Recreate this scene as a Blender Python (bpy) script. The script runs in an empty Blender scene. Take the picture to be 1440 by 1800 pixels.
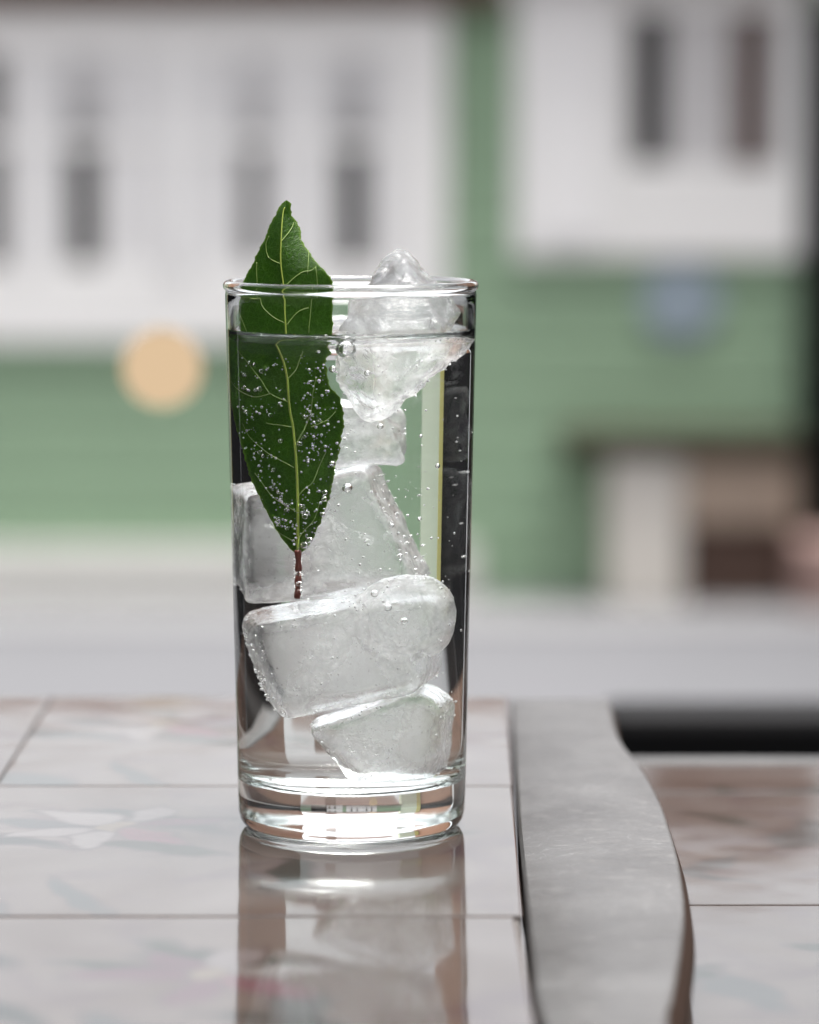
import bpy, bmesh, math, random
import numpy as np
from mathutils import Vector, Matrix, noise
from mathutils.bvhtree import BVHTree

random.seed(7); np.random.seed(7)
S = bpy.context.scene
COL = S.collection
R = math.radians

# ------------------------------------------------------------------ camera
F_PX, HALF_W, HALF_H = 6200.0, 720.0, 900.0      # focal length in photo pixels (photo is 1440 x 1800)
PITCH = math.atan(660 / F_PX)
CAM_H = 0.173                                    # camera height above the tabletop (z = 0)
CP, SP = math.cos(PITCH), math.sin(PITCH)
cam_d = bpy.data.cameras.new("camera"); cam = bpy.data.objects.new("camera", cam_d); COL.objects.link(cam)
cam.location = (0, 0, CAM_H); cam.rotation_euler = (math.pi / 2 - PITCH, 0, 0)
cam_d.sensor_fit = 'VERTICAL'; cam_d.sensor_height = 36.0; cam_d.lens = F_PX / 1800 * 36
cam_d.clip_start = 0.05; cam_d.clip_end = 300
S.camera = cam
cam_d.dof.use_dof = True
cam_d.dof.aperture_fstop = cam_d.lens / 15.5
cam_d.dof.aperture_blades = 0

def ray(px, py):
    a, b = (px - HALF_W) / F_PX, (py - HALF_H) / F_PX
    return a, CP - b * SP, -SP - b * CP
def at_y(px, py, Y):
    a, fy, fz = ray(px, py); t = Y / fy
    return Vector((a * t, Y, CAM_H + fz * t))
def at_z(px, py, Z):
    a, fy, fz = ray(px, py); t = (Z - CAM_H) / fz
    return Vector((a * t, fy * t, Z))

GC = at_z(618.5, 1450, 0.0)                      # where the glass stands
D = GC.y
cam_d.dof.focus_distance = (D - 0.016) * CP + (CAM_H - 0.06) * SP

# ------------------------------------------------------------------ sky, sun, exposure
SUN_EL, SUN_AZ = R(80), R(70)
W = bpy.data.worlds.new("World"); S.world = W; W.use_nodes = True
wn, wl = W.node_tree.nodes, W.node_tree.links
sky = wn.new('ShaderNodeTexSky'); sky.sky_type = 'NISHITA'; sky.sun_disc = False
sky.sun_elevation = SUN_EL; sky.sun_rotation = SUN_AZ
sky.air_density = 1.0; sky.dust_density = 5; sky.ozone_density = 1.0
hsv = wn.new('ShaderNodeHueSaturation'); hsv.inputs['Saturation'].default_value = 0.16
bg = wn['Background']; bg.inputs['Strength'].default_value = 0.085
wl.new(sky.outputs[0], hsv.inputs['Color']); wl.new(hsv.outputs[0], bg.inputs['Color'])
sd = bpy.data.lights.new("sun", 'SUN'); sd.energy = 2.0; sd.angle = R(40); sd.color = (1, .97, .93)
sun = bpy.data.objects.new("sun", sd); COL.objects.link(sun)
sdir = Vector((math.sin(SUN_AZ) * math.cos(SUN_EL), math.cos(SUN_AZ) * math.cos(SUN_EL), math.sin(SUN_EL)))
sun.rotation_euler = sdir.to_track_quat('Z', 'Y').to_euler()
S.view_settings.view_transform = 'Standard'; S.view_settings.look = 'None'
S.view_settings.gamma = 1; S.view_settings.exposure = 2.40
S.render.engine = 'CYCLES'
cy = S.cycles
cy.max_bounces = 64; cy.transmission_bounces = 40; cy.glossy_bounces = 12; cy.diffuse_bounces = 16; cy.volume_bounces = 24
cy.transparent_max_bounces = 40
cy.caustics_refractive = True; cy.caustics_reflective = True; cy.blur_glossy = 0.3
cy.sample_clamp_indirect = 12; cy.use_adaptive_sampling = False; cy.use_denoising = True

# ------------------------------------------------------------------ helpers
def link(name, me, mat=None, parent=None):
    o = bpy.data.objects.new(name, me); COL.objects.link(o)
    if mat is not None and hasattr(me, 'materials') and not me.materials:
        for m in (mat if isinstance(mat, (list, tuple)) else [mat]): me.materials.append(m)
    if parent is not None: o.parent = parent
    return o
def from_bm(name, bm, mat, parent=None, smooth=False):
    me = bpy.data.meshes.new(name); bm.normal_update(); bm.to_mesh(me); bm.free()
    if smooth:
        for p in me.polygons: p.use_smooth = True
    return link(name, me, mat, parent)
def empty(name, loc=(0, 0, 0)):
    o = bpy.data.objects.new(name, None); o.empty_display_size = .02; o.location = loc; COL.objects.link(o); return o
def tag(o, label=None, cat=None, group=None, kind=None):
    if label: o['label'] = label
    if cat: o['category'] = cat
    if group: o['group'] = group
    if kind: o['kind'] = kind
    return o
def add_box(bm, x0, x1, y0, y1, z0, z1, bevel=0.0, seg=2):
    r = bmesh.ops.create_cube(bm, size=1.0)
    vs = r['verts']
    for v in vs:
        v.co = Vector(((x0 + x1) / 2 + v.co.x * (x1 - x0), (y0 + y1) / 2 + v.co.y * (y1 - y0), (z0 + z1) / 2 + v.co.z * (z1 - z0)))
    if bevel > 0:
        es = list({e for v in vs for e in v.link_edges})
        bmesh.ops.bevel(bm, geom=es, offset=bevel, segments=seg, profile=.5, affect='EDGES')
def box(name, x0, x1, y0, y1, z0, z1, mat, parent=None, bevel=0.0):
    bm = bmesh.new(); add_box(bm, x0, x1, y0, y1, z0, z1, bevel)
    return from_bm(name, bm, mat, parent)
def tube(bm, pts, radii, seg=6):
    rings = []
    n = len(pts)
    for i, p in enumerate(pts):
        t = (pts[min(i + 1, n - 1)] - pts[max(i - 1, 0)]).normalized()
        a = t.orthogonal().normalized(); b = t.cross(a)
        rings.append([bm.verts.new(p + (a * math.cos(2 * math.pi * k / seg) + b * math.sin(2 * math.pi * k / seg)) * radii[i]) for k in range(seg)])
    for i in range(n - 1):
        for k in range(seg):
            bm.faces.new((rings[i][k], rings[i][(k + 1) % seg], rings[i + 1][(k + 1) % seg], rings[i + 1][k]))
    bm.faces.new(rings[0][::-1]); bm.faces.new(rings[-1])
def smoothline(pts, n):
    """Catmull-Rom through pts, n samples per span"""
    P = [pts[0]] + list(pts) + [pts[-1]]; out = []
    for i in range(1, len(P) - 2):
        for k in range(n):
            t = k / n
            out.append(tuple(.5 * (2 * P[i][j] + (P[i + 1][j] - P[i - 1][j]) * t + (2 * P[i - 1][j] - 5 * P[i][j] + 4 * P[i + 1][j] - P[i + 2][j]) * t * t
                     + (3 * P[i][j] - P[i - 1][j] - 3 * P[i + 1][j] + P[i + 2][j]) * t ** 3) for j in range(len(P[i]))))
    out.append(tuple(pts[-1])); return out

# ------------------------------------------------------------------ materials
class NT:
    def __init__(s, name):
        s.m = bpy.data.materials.new(name); s.m.use_nodes = True
        s.n, s.l = s.m.node_tree.nodes, s.m.node_tree.links
        s.n.clear(); s.out = s.n.new('ShaderNodeOutputMaterial')
    def new(s, t, **kw):
        nd = s.n.new('ShaderNode' + t)
        for k, v in kw.items():
            if hasattr(nd, k) and k not in nd.inputs: setattr(nd, k, v)
            else: s.put(nd.inputs[k], v)
        return nd
    def put(s, sock, v):
        if isinstance(v, bpy.types.NodeSocket): s.l.new(v, sock)
        elif v is not None:
            if sock.type == 'RGBA' and len(v) == 3: v = (*v, 1)
            sock.default_value = v
    def math(s, op, a, b=None, c=None, clamp=False):
        nd = s.n.new('ShaderNodeMath'); nd.operation = op; nd.use_clamp = clamp
        for i, v in enumerate((a, b, c)):
            if v is not None: s.put(nd.inputs[i], v)
        return nd.outputs[0]
    def mix(s, f, a, b):
        nd = s.n.new('ShaderNodeMix'); nd.data_type = 'RGBA'
        s.put(nd.inputs[0], f); s.put(nd.inputs[6], a); s.put(nd.inputs[7], b)
        return nd.outputs[2]
    def mapr(s, v, a, b, c=0., d=1., smooth=False):
        nd = s.n.new('ShaderNodeMapRange'); nd.interpolation_type = 'SMOOTHSTEP' if smooth else 'LINEAR'
        for i, x in enumerate((v, a, b, c, d)): s.put(nd.inputs[i], x)
        return nd.outputs[0]
    def noise(s, scale, detail=3., rough=.5, vec=None, dist=0.):
        nd = s.n.new('ShaderNodeTexNoise'); s.put(nd.inputs['Scale'], scale); nd.inputs['Detail'].default_value = detail
        nd.inputs['Roughness'].default_value = rough; nd.inputs['Distortion'].default_value = dist
        if vec is not None: s.l.new(vec, nd.inputs['Vector'])
        return nd.outputs['Fac']
    def coord(s, which='Object'): return s.n.new('ShaderNodeTexCoord').outputs[which]
    def bump(s, h, strength=.3, dist=.001, normal=None):
        nd = s.n.new('ShaderNodeBump'); s.put(nd.inputs['Height'], h); nd.inputs['Strength'].default_value = strength
        nd.inputs['Distance'].default_value = dist
        if normal is not None: s.l.new(normal, nd.inputs['Normal'])
        return nd.outputs[0]
    def done(s, sh):
        s.l.new(sh if isinstance(sh, bpy.types.NodeSocket) else sh.outputs[0], s.out.inputs['Surface']); return s.m

def plain(name, col, rough=.6, spec=.5, var=.12, scale=30., bump=0., metallic=0.):
    t = NT(name); n = t.noise(scale, 4, .6, t.coord())
    c = t.mix(n, [v * (1 - var) for v in col], [min(1, v * (1 + var)) for v in col])
    p = t.new('BsdfPrincipled', **{'Base Color': c, 'Roughness': rough, 'Specular IOR Level': spec, 'Metallic': metallic})
    if bump: t.put(p.inputs['Normal'], t.bump(n, .4, bump))
    return t.done(p)

def glass_mat(name, ior, rough=0.0, col=(1, 1, 1)):
    t = NT(name)
    g = t.new('BsdfGlass', **{'Color': col, 'Roughness': rough, 'IOR': ior})
    return t.done(g)

M = {}
M['glass'] = glass_mat('clear_glass', 1.52, 0.0, (.985, .995, .99))
WATER_Z = 0.1237
def water_mat():
    t = NT('sparkling_water')                       # where it meets the glass the index is that of water in glass
    z = t.new('SeparateXYZ'); t.l.new(t.new('NewGeometry').outputs['Position'], z.inputs[0])
    at = t.new('Attribute', attribute_name='top')
    ior = t.mapr(at.outputs['Fac'], 0, 1, 1.333 / 1.52, 1.333)
    return t.done(t.new('BsdfGlass', **{'Color': (.995, 1, .998), 'Roughness': 0., 'IOR': ior}))
M['water'] = water_mat()
M['bubble'] = glass_mat('air_bubble', 1 / 1.333)
def fizz_mat():
    t = NT('fizz'); g = t.new('BsdfGlass', **{'Roughness': 0., 'IOR': 1 / 1.333}); d = t.new('BsdfDiffuse', **{'Color': (.95, .95, .95)})
    m = t.new('MixShader'); m.inputs[0].default_value = .34; t.l.new(g.outputs[0], m.inputs[1]); t.l.new(d.outputs[0], m.inputs[2]); return t.done(m)
M['fizz'] = fizz_mat()

def ice_mat(name, cloud=.25, seed=0., bump=.0012):
    t = NT(name); co = t.coord()
    mp = t.new('Mapping'); t.l.new(co, mp.inputs['Vector']); mp.inputs['Location'].default_value = (seed, seed * .7, 0)
    v = mp.outputs[0]
    z = t.new('SeparateXYZ'); t.l.new(t.new('NewGeometry').outputs['Position'], z.inputs[0])
    above = t.mapr(z.outputs[2], WATER_Z - .0002, WATER_Z + .0002)
    ior = t.mapr(above, 0, 1, .94, 1.31)
    n1 = t.noise(110, 5, .6, v, 1.0); n2 = t.noise(900, 3, .6, v)
    n3 = t.noise(260, 4, .6, v, .5)
    fine = t.math('MULTIPLY', n2, .5); h = t.math('ADD', t.math('MULTIPLY', n3, 1.0), fine)
    nb = t.bump(h, .4, bump)
    g = t.new('BsdfGlass', **{'Color': (.995, .998, 1), 'Roughness': t.mapr(n2, .3, .7, .0, .06), 'IOR': ior})
    t.put(g.inputs['Normal'], nb)
    # frosted ice: mostly scatters light forward, a little back
    rf = t.new('BsdfGlass', **{'Color': (1, 1, 1), 'Roughness': .42, 'IOR': 1.09}); t.put(rf.inputs['Normal'], nb)
    tr = t.new('BsdfTranslucent', **{'Color': (.99, .992, .996)}); df = t.new('BsdfDiffuse', **{'Color': (.985, .988, .99)})
    mx = t.new('MixShader'); mx.inputs[0].default_value = .38; t.l.new(tr.outputs[0], mx.inputs[1]); t.l.new(df.outputs[0], mx.inputs[2])
    mf = t.new('MixShader'); mf.inputs[0].default_value = .55; t.l.new(mx.outputs[0], mf.inputs[1]); t.l.new(rf.outputs[0], mf.inputs[2])
    fr = t.new('Attribute', attribute_name='frost').outputs['Fac']
    f = t.math('ADD', t.mapr(n1, .36, .66, cloud * .35, cloud * 1.6, True), t.math('MULTIPLY', fr, t.mapr(n3, .3, .7, .15, .75)))
    f = t.math('ADD', f, t.mapr(n2, .60, .70, 0, .22))
    f = t.math('MULTIPLY', f, t.mapr(above, 0, 1, 1, .16), clamp=True)
    m2 = t.new('MixShader'); t.l.new(f, m2.inputs[0]); t.l.new(g.outputs[0], m2.inputs[1]); t.l.new(mf.outputs[0], m2.inputs[2])
    return t.done(m2)
def core_mat(name, dens=150.):
    t = NT(name)                                     # trapped micro bubbles: a white cloud that scatters mostly forward
    v = t.new('VolumeScatter', **{'Color': (.995, .997, 1.0), 'Density': dens, 'Anisotropy': .91})
    t.l.new(v.outputs[0], t.out.inputs['Volume']); return t.m

def leaf_mat():
    t = NT('bay_leaf_blade'); uv = t.coord('UV')
    vo = t.new('TexVoronoi', feature='DISTANCE_TO_EDGE'); t.l.new(uv, vo.inputs['Vector']); vo.inputs['Scale'].default_value = 130
    vs = t.new('TexVoronoi', feature='DISTANCE_TO_EDGE'); t.l.new(uv, vs.inputs['Vector']); vs.inputs['Scale'].default_value = 42
    net = t.mapr(vo.outputs['Distance'], .02, .16, 1, 0); net2 = t.mapr(vs.outputs['Distance'], .01, .05, 1, 0)
    n = t.noise(7, 5, .6, uv); n2 = t.noise(60, 3, .6, uv)
    base = t.mix(t.mapr(n, .3, .7), (.0085, .036, .002), (.024, .066, .003))
    base = t.mix(t.math('MULTIPLY', net, t.mapr(n2, .3, .6, .25, 1.)), base, (.060, .15, .014))
    base = t.mix(t.math('MULTIPLY', net2, t.mapr(n, .35, .65, .25, .8)), base, (.09, .19, .028))
    ed = t.new('Attribute', attribute_name='edge').outputs['Fac']
    base = t.mix(t.math('MULTIPLY', ed, .75), base, (.16, .26, .035))
    hb = t.math('ADD', t.math('MULTIPLY', net, -.5), t.math('ADD', t.math('MULTIPLY', net2, -.6), n2))
    nb = t.bump(hb, .45, .0002)
    p = t.new('BsdfPrincipled', **{'Base Color': base, 'Roughness': .30, 'Specular IOR Level': .26}); t.put(p.inputs['Normal'], nb)
    tl = t.new('BsdfTranslucent'); t.put(tl.inputs['Color'], t.mix(.6, base, (.16, .34, .010)))
    mx = t.new('MixShader'); mx.inputs[0].default_value = .5
    t.l.new(p.outputs[0], mx.inputs[1]); t.l.new(tl.outputs[0], mx.inputs[2])
    return t.done(mx)
M['leaf'] = leaf_mat()
M['vein'] = plain('leaf_vein', (.26, .33, .055), .45, .4, .15, 60)
M['vein_thin'] = plain('leaf_side_vein', (.20, .29, .07), .45, .4, .2, 60)
M['stem'] = plain('leaf_stem', (.11, .018, .010), .4, .5, .4, 400)

def tile_mat(name, seed, dark=1.0):
    """glazed tile with painted flowers: petals and leaves are flat print in tile coordinates (metres)"""
    t = NT(name); co = t.coord()
    rnd = t.new('ObjectInfo').outputs['Random']
    wob = t.new('TexNoise'); wob.inputs['Scale'].default_value = 38; t.l.new(co, wob.inputs['Vector'])
    ad = t.new('VectorMath', operation='MULTIPLY_ADD'); t.l.new(wob.outputs['Color'], ad.inputs[0])
    ad.inputs[1].default_value = (.022, .022, 0); t.l.new(co, ad.inputs[2])
    sx = t.new('SeparateXYZ'); t.l.new(ad.outputs[0], sx.inputs[0]); X, Y = sx.outputs[0], sx.outputs[1]
    n = t.noise(35, 5, .6, co); n2 = t.noise(14, 3, .5, co, .6)
    col = t.mix(t.mapr(n2, .35, .65), (.026 * dark, .019 * dark, .016 * dark), (.046 * dark, .040 * dark, .037 * dark))
    rng = random.Random(seed)
    def blob(cx, cy, rx, ry, ang):
        ca, sa = math.cos(ang), math.sin(ang)
        dx, dy = t.math('SUBTRACT', X, cx), t.math('SUBTRACT', Y, cy)
        a = t.math('ADD', t.math('MULTIPLY', dx, ca / rx), t.math('MULTIPLY', dy, sa / rx))
        b = t.math('ADD', t.math('MULTIPLY', dx, -sa / ry), t.math('MULTIPLY', dy, ca / ry))
        b = t.math('MULTIPLY', b, t.math('ADD', 1.0, t.math('MULTIPLY', t.math('ABSOLUTE', a), .45)))
        return t.math('SQRT', t.math('ADD', t.math('MULTIPLY', a, a), t.math('MULTIPLY', b, b)))
    st = t.noise(26, 5, .62, co, 1.2); col = t.mix(t.mapr(st, .50, .68, 0, .7), col, (.020 * dark, .013 * dark, .016 * dark))
    shapes = []
    for k in range(9):
        cx, cy, a = rng.uniform(-.06, .06), rng.uniform(-.06, .06), rng.uniform(0, 6.3)
        shapes.append((cx, cy, rng.uniform(.016, .026), rng.uniform(.005, .009), a, rng.choice([(.006, .008, .007), (.016, .018, .018), (.006, .008, .005)])))
    fx, fy, fa = rng.uniform(-.035, .035), rng.uniform(-.04, .04), rng.uniform(0, 6.3)
    for k in range(6):
        a = fa + k * math.pi / 3 + rng.uniform(-.15, .15); rr = rng.uniform(.013, .017)
        shapes.append((fx + math.cos(a) * rr, fy + math.sin(a) * rr, .0135, .0065, a, rng.choice([(.058, .053, .052), (.040, .018, .023), (.050, .044, .044), (.028, .014, .019)])))
    shapes.append((fx, fy, .005, .005, 0, (.05, .042, .032)))
    for (cx, cy, rx, ry, a, c) in shapes:
        d = blob(cx, cy, rx, ry, a)
        col = t.mix(t.mapr(d, .70, 1.06, .92, 0), col, [v * dark for v in c])
        ln = t.math('MULTIPLY', t.mapr(d, .86, .96, 0, .85), t.mapr(d, 1.0, 1.1, 1, 0))
        col = t.mix(ln, col, (.02, .016, .016))
    h = t.noise(18, 2, .5, co); h2 = t.noise(420, 2, .6, co)
    hh = t.math('ADD', h, t.math('MULTIPLY', h2, .012))
    p = t.new('BsdfPrincipled', **{'Base Color': col, 'Roughness': t.mapr(n, .3, .7, .045, .10), 'Specular IOR Level': .24})
    t.put(p.inputs['Normal'], t.bump(hh, .25, .0011))
    return t.done(p)
TILES = [tile_mat('painted_tile_glaze_%s' % w, sd) for w, sd in (('rose', 3), ('lily', 11), ('daisy', 24))]
TILES_D = [tile_mat('leafy_tile_glaze_%s' % w, sd, .8) for w, sd in (('fern', 5), ('vine', 17))]

def border_mat():
    t = NT('grey_worn_border'); co = t.coord()
    mp = t.new('Mapping'); t.l.new(co, mp.inputs['Vector']); mp.inputs['Scale'].default_value = (1, 1, 1)
    n = t.noise(22, 6, .65, mp.outputs[0], .4); n2 = t.noise(160, 5, .7, co); n3 = t.noise(900, 3, .6, co)
    c = t.mix(t.mapr(n, .3, .7), (.038, .037, .037), (.066, .065, .065))
    c = t.mix(t.mapr(n2, .52, .68, 0, .3), c, (.12, .118, .117))
    wv = t.new('TexWave', wave_type='BANDS'); mp2 = t.new('Mapping'); t.l.new(co, mp2.inputs['Vector'])
    mp2.inputs['Rotation'].default_value = (0, 0, .7); t.l.new(mp2.outputs[0], wv.inputs['Vector'])
    wv.inputs['Scale'].default_value = 60; wv.inputs['Distortion'].default_value = 22; wv.inputs['Detail'].default_value = 3
    sc = t.math('MULTIPLY', t.mapr(wv.outputs['Fac'], .96, 1.0), t.mapr(n, .5, .65))
    c = t.mix(t.math('MULTIPLY', sc, .35), c, (.19, .19, .19))
    dk = t.mapr(n3, .66, .74, 0, .5); c = t.mix(dk, c, (.10, .09, .08))
    p = t.new('BsdfPrincipled', **{'Base Color': c, 'Roughness': t.mapr(n2, .3, .7, .36, .54), 'Specular IOR Level': .17})
    t.put(p.inputs['Normal'], t.bump(t.math('ADD', n2, t.math('MULTIPLY', sc, -1.)), .3, .0003))
    return t.done(p)
M['border'] = border_mat()
M['border_edge'] = plain('dark_wood_edge', (.022, .012, .008), .75, .12, .5, 250, .0004)
M['grout'] = plain('grey_grout', (.055, .050, .048), .9, .3, .3, 600, .0006)
M['black_metal'] = plain('black_metal', (.003, .003, .0033), .6, .08, .2, 40)
M['green'] = plain('green_paint', (.275, .395, .265), .65, .3, .06, 4)
M['white'] = plain('white_paint', (.84, .84, .825), .55, .4, .04, 5)
M['white_bright'] = plain('fresh_white_paint', (.86, .86, .855), .55, .4, .03, 5)
M['curtain'] = plain('white_net_curtain', (.74, .74, .74), .9, .2, .06, 9)
M['curtain_grey'] = plain('grey_net_curtain', (.60, .595, .595), .9, .2, .06, 9)
M['blind_deep'] = plain('dark_grey_blind', (.20, .20, .205), .9, .2, .06, 9)  # dark to pale greys for the painted fade of the window slits
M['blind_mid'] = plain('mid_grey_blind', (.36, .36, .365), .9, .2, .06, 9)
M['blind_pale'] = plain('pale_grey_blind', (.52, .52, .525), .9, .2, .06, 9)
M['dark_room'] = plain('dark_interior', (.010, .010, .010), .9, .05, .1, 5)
M['brown_frame'] = plain('brown_wood', (.075, .036, .026), .6, .4, .2, 20)
M['plinth'] = plain('pale_plinth', (.62, .62, .59), .8, .3, .08, 6)
M['road'] = plain('pale_asphalt', (.082, .083, .090), .85, .3, .08, 3, .002)
M['pavement'] = plain('pale_paving', (.165, .165, .17), .85, .3, .1, 4, .002)
M['roof'] = plain('brown_roof_tile', (.13, .075, .058), .7, .3, .3, 12)
M['stone_white'] = plain('pale_stone', (.64, .61, .56), .8, .3, .1, 8)
M['stone_tan'] = plain('tan_stone', (.40, .315, .25), .8, .3, .12, 8)
M['brown_dark'] = plain('dark_brown_boards', (.09, .055, .042), .7, .3, .2, 10)
M['cover'] = plain('dark_cover', (.035, .032, .018), .8, .2, .3, 8)
M['pink_stone'] = plain('pink_stone', (.28, .19, .17), .8, .3, .1, 8)
M['blue'] = plain('blue_enamel', (.28, .345, .40), .4, .5, .05, 10)
M['cream'] = plain('cream_paint', (.58, .66, .52), .7, .3, .05, 5)
M['yellow'] = plain('yellow_paint', (.55, .52, .20), .7, .3, .05, 5)
M['cafe_dark'] = plain('dark_cafe_boards', (.013, .010, .009), .85, .08, .2, 10)
M['brown_wall'] = plain('brown_render', (.27, .15, .10), .85, .2, .15, 6)
M['black_wall'] = plain('black_render', (.008, .008, .009), .9, .08, .2, 2)
def lamp_mat():
    t = NT('warm_bulb'); e = t.new('Emission', **{'Color': (1, .73, .46), 'Strength': .142}); return t.done(e)
M['bulb'] = lamp_mat()

# ------------------------------------------------------------------ street and green house
GROUND = -0.75
HY = at_z(720, 1050, GROUND).y                    # facade distance
def fx(px, Y=None): return at_y(px, 600, Y or HY).x
def fz(py, Y=None): return at_y(720, py, Y or HY).z
bm = bmesh.new()
vs = [bm.verts.new(v) for v in ((-120, -120, GROUND), (120, -120, GROUND), (120, 120, GROUND), (-120, 120, GROUND))]; bm.faces.new(vs)
tag(from_bm('road', bm, M['road']), 'pale grey road surface running up to the green house', kind='structure')

PY = .923 * F_PX / 868
bm = bmesh.new(); add_box(bm, -12, 12, PY, HY - .001, GROUND - .05, GROUND + .006, .002)
tag(from_bm('pavement', bm, M['pavement']), 'pale pavement strip along the foot of the green house', kind='structure')
house = tag(empty('green_house', (0, HY, GROUND)), 'green boarded house with white windows, out of focus across the road', 'house')
def hbox(name, x0, x1, y0, y1, z0, z1, mat, parent=house, bevel=0.0):
    o = box(name, x0, x1, y0 - HY, y1 - HY, z0 - GROUND, z1 - GROUND, mat, None, bevel); o.parent = parent; return o
XL, XR = -2.05, 1.9
EAVE_Z = fz(6)
bm = bmesh.new()
add_box(bm, XL, XR, .012, .25, 0, EAVE_Z - GROUND + .02)
zz = 0.0
while zz < EAVE_Z - GROUND:
    z1 = min(zz + .085, EAVE_Z - GROUND)
    vsb = [bm.verts.new(c) for c in ((XL, -.006, zz), (XR, -.006, zz), (XR, .008, z1), (XL, .008, z1), (XL, .012, zz), (XR, .012, zz))]
    bm.faces.new((vsb[0], vsb[1], vsb[2], vsb[3])); bm.faces.new((vsb[4], vsb[5], vsb[1], vsb[0]))
    zz = z1
w = from_bm('wall', bm, M['green'], house)
PL = fz(958, HY - .03)
hbox('plinth', XL, fx(838), HY - .05, HY - .008, GROUND, PL, M['plinth'], bevel=.008)
hbox('eaves_board', XL, fx(889, HY - .05), HY - .07, HY - .035, EAVE_Z, EAVE_Z + .10, M['roof'], bevel=.01)
bm = bmesh.new()
for k in range(9):                                 # overlapping courses of roof tiles
    s0, s1 = k / 9, (k + 1) / 9
    y0, y1 = -.10 + s0 * 2.46, -.10 + s1 * 2.46 + .03
    z0, z1 = EAVE_Z - GROUND + .07 + s0 * .85, EAVE_Z - GROUND + .07 + s1 * .85
    a = [bm.verts.new(c) for c in ((XL - .1, y0, z0 + .03), (XR + .1, y0, z0 + .03), (XR + .1, y1, z1), (XL - .1, y1, z1), (XL - .1, y0, z0), (XR + .1, y0, z0))]
    bm.faces.new(a[:4]); bm.faces.new((a[4], a[5], a[1], a[0]))
from_bm('roof', bm, M['roof'], house)

def window(x0, x1, z0, z1, depth, frame_w, gaps, mat, transom=None, slit=None, inner=None, cur=None):
    """frame with casing, dark room behind, curtains with gaps where the room shows"""
    fr = empty('window', (0, 0, 0)); fr.parent = house
    yf = HY - depth
    ix0, ix1, iz0, iz1 = inner
    def wb(name, *a, **k): return hbox(name, *a, parent=fr, **k)
    bm = bmesh.new()
    y0, y1 = yf - HY, -.004
    g = -GROUND
    add_box(bm, x0, ix0, y0, y1, z0 + g, z1 + g, .006); add_box(bm, ix1, x1, y0, y1, z0 + g, z1 + g, .006)
    add_box(bm, ix0 - .003, ix1 + .003, y0 + .003, y1, z0 + g, iz0 + g, .006); add_box(bm, ix0 - .003, ix1 + .003, y0 + .003, y1, iz1 + g, z1 + g, .006)
    if transom: add_box(bm, ix0 - .003, ix1 + .003, y0 + .006, y1, transom + g - .012, transom + g + .012, .004)
    from_bm('frame', bm, mat, fr)
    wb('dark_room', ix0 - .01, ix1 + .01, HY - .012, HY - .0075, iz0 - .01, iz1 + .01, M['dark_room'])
    xs = [ix0] + [v for gp in gaps for v in (gp[0], gp[1])] + [ix1]
    for i in range(0, len(xs), 2):
        if xs[i + 1] - xs[i] < .004: continue
        bmc = bmesh.new()                         # a gently pleated cloth
        n = max(6, int((xs[i + 1] - xs[i]) / .012)); prev = None
        for k in range(n + 1):
            x = xs[i] + (xs[i + 1] - xs[i]) * k / n; yy = -.0185 + .004 * math.sin(k * 1.3)
            a, b = bmc.verts.new((x, yy, iz0 + g + .002)), bmc.verts.new((x, yy, iz1 + g - .002))
            if prev: bmc.faces.new((prev[0], a, b, prev[1]))
            prev = (a, b)
        from_bm('curtain', bmc, cur or M['curtain'], fr, True)
    if slit:
        for (sx0, sx1, sz0, sz1, m) in slit: wb('glazing_bar', sx0, sx1, HY - .03, HY - .012, sz0, sz1, m)
    return fr
# big left window: runs out of the frame on the left
Yw = HY - .02
wl_x0, wl_x1 = -1.02, fx(788, Yw)
tz = fz(262)
window(wl_x0, wl_x1, fz(604, Yw), fz(14, Yw), .03, .05, [(fx(-30), fx(12)), (fx(124), fx(178)), (fx(430), fx(466)), (fx(594), fx(648))], M['white'],
       inner=(wl_x0 + .05, fx(700), fz(468), fz(95)), transom=fz(250))
window_top = None
for a_ in (40, 290, 325, 530):
    hbox('mullion', fx(a_), fx(a_ + 26), HY - .034, HY - .0225, fz(468), fz(95), M['white_bright'], parent=house, bevel=.003)
fr2 = empty('window', (0, 0, 0)); fr2.parent = house                     # its top lights: stepped greys paint the dark slits fading out upwards
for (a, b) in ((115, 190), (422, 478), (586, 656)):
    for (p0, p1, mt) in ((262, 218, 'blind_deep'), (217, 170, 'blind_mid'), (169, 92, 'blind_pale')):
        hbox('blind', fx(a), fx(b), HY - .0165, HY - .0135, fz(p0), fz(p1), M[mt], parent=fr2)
# right window: a bay with a deep white apron
Yb = HY - .028
bx0, bx1 = fx(903, Yb), fx(1408, Yb)
window(bx0, bx1, fz(455, Yb), fz(-70, Yb), .028, .05, [(fx(1112), fx(1168)), (fx(1286), fx(1344))], M['white'],
       inner=(fx(1095), fx(1375), fz(290), fz(22)), cur=M['curtain_grey'],
       slit=[(fx(1288, HY - .03), fx(1341, HY - .03), fz(290), fz(22), M['brown_frame'])])
hbox('corner_board', fx(950, HY - .06), fx(1055, HY - .06), HY - .036, HY - .0285, fz(420, HY - .06), fz(-60, HY - .06), M['white_bright'])
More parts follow.
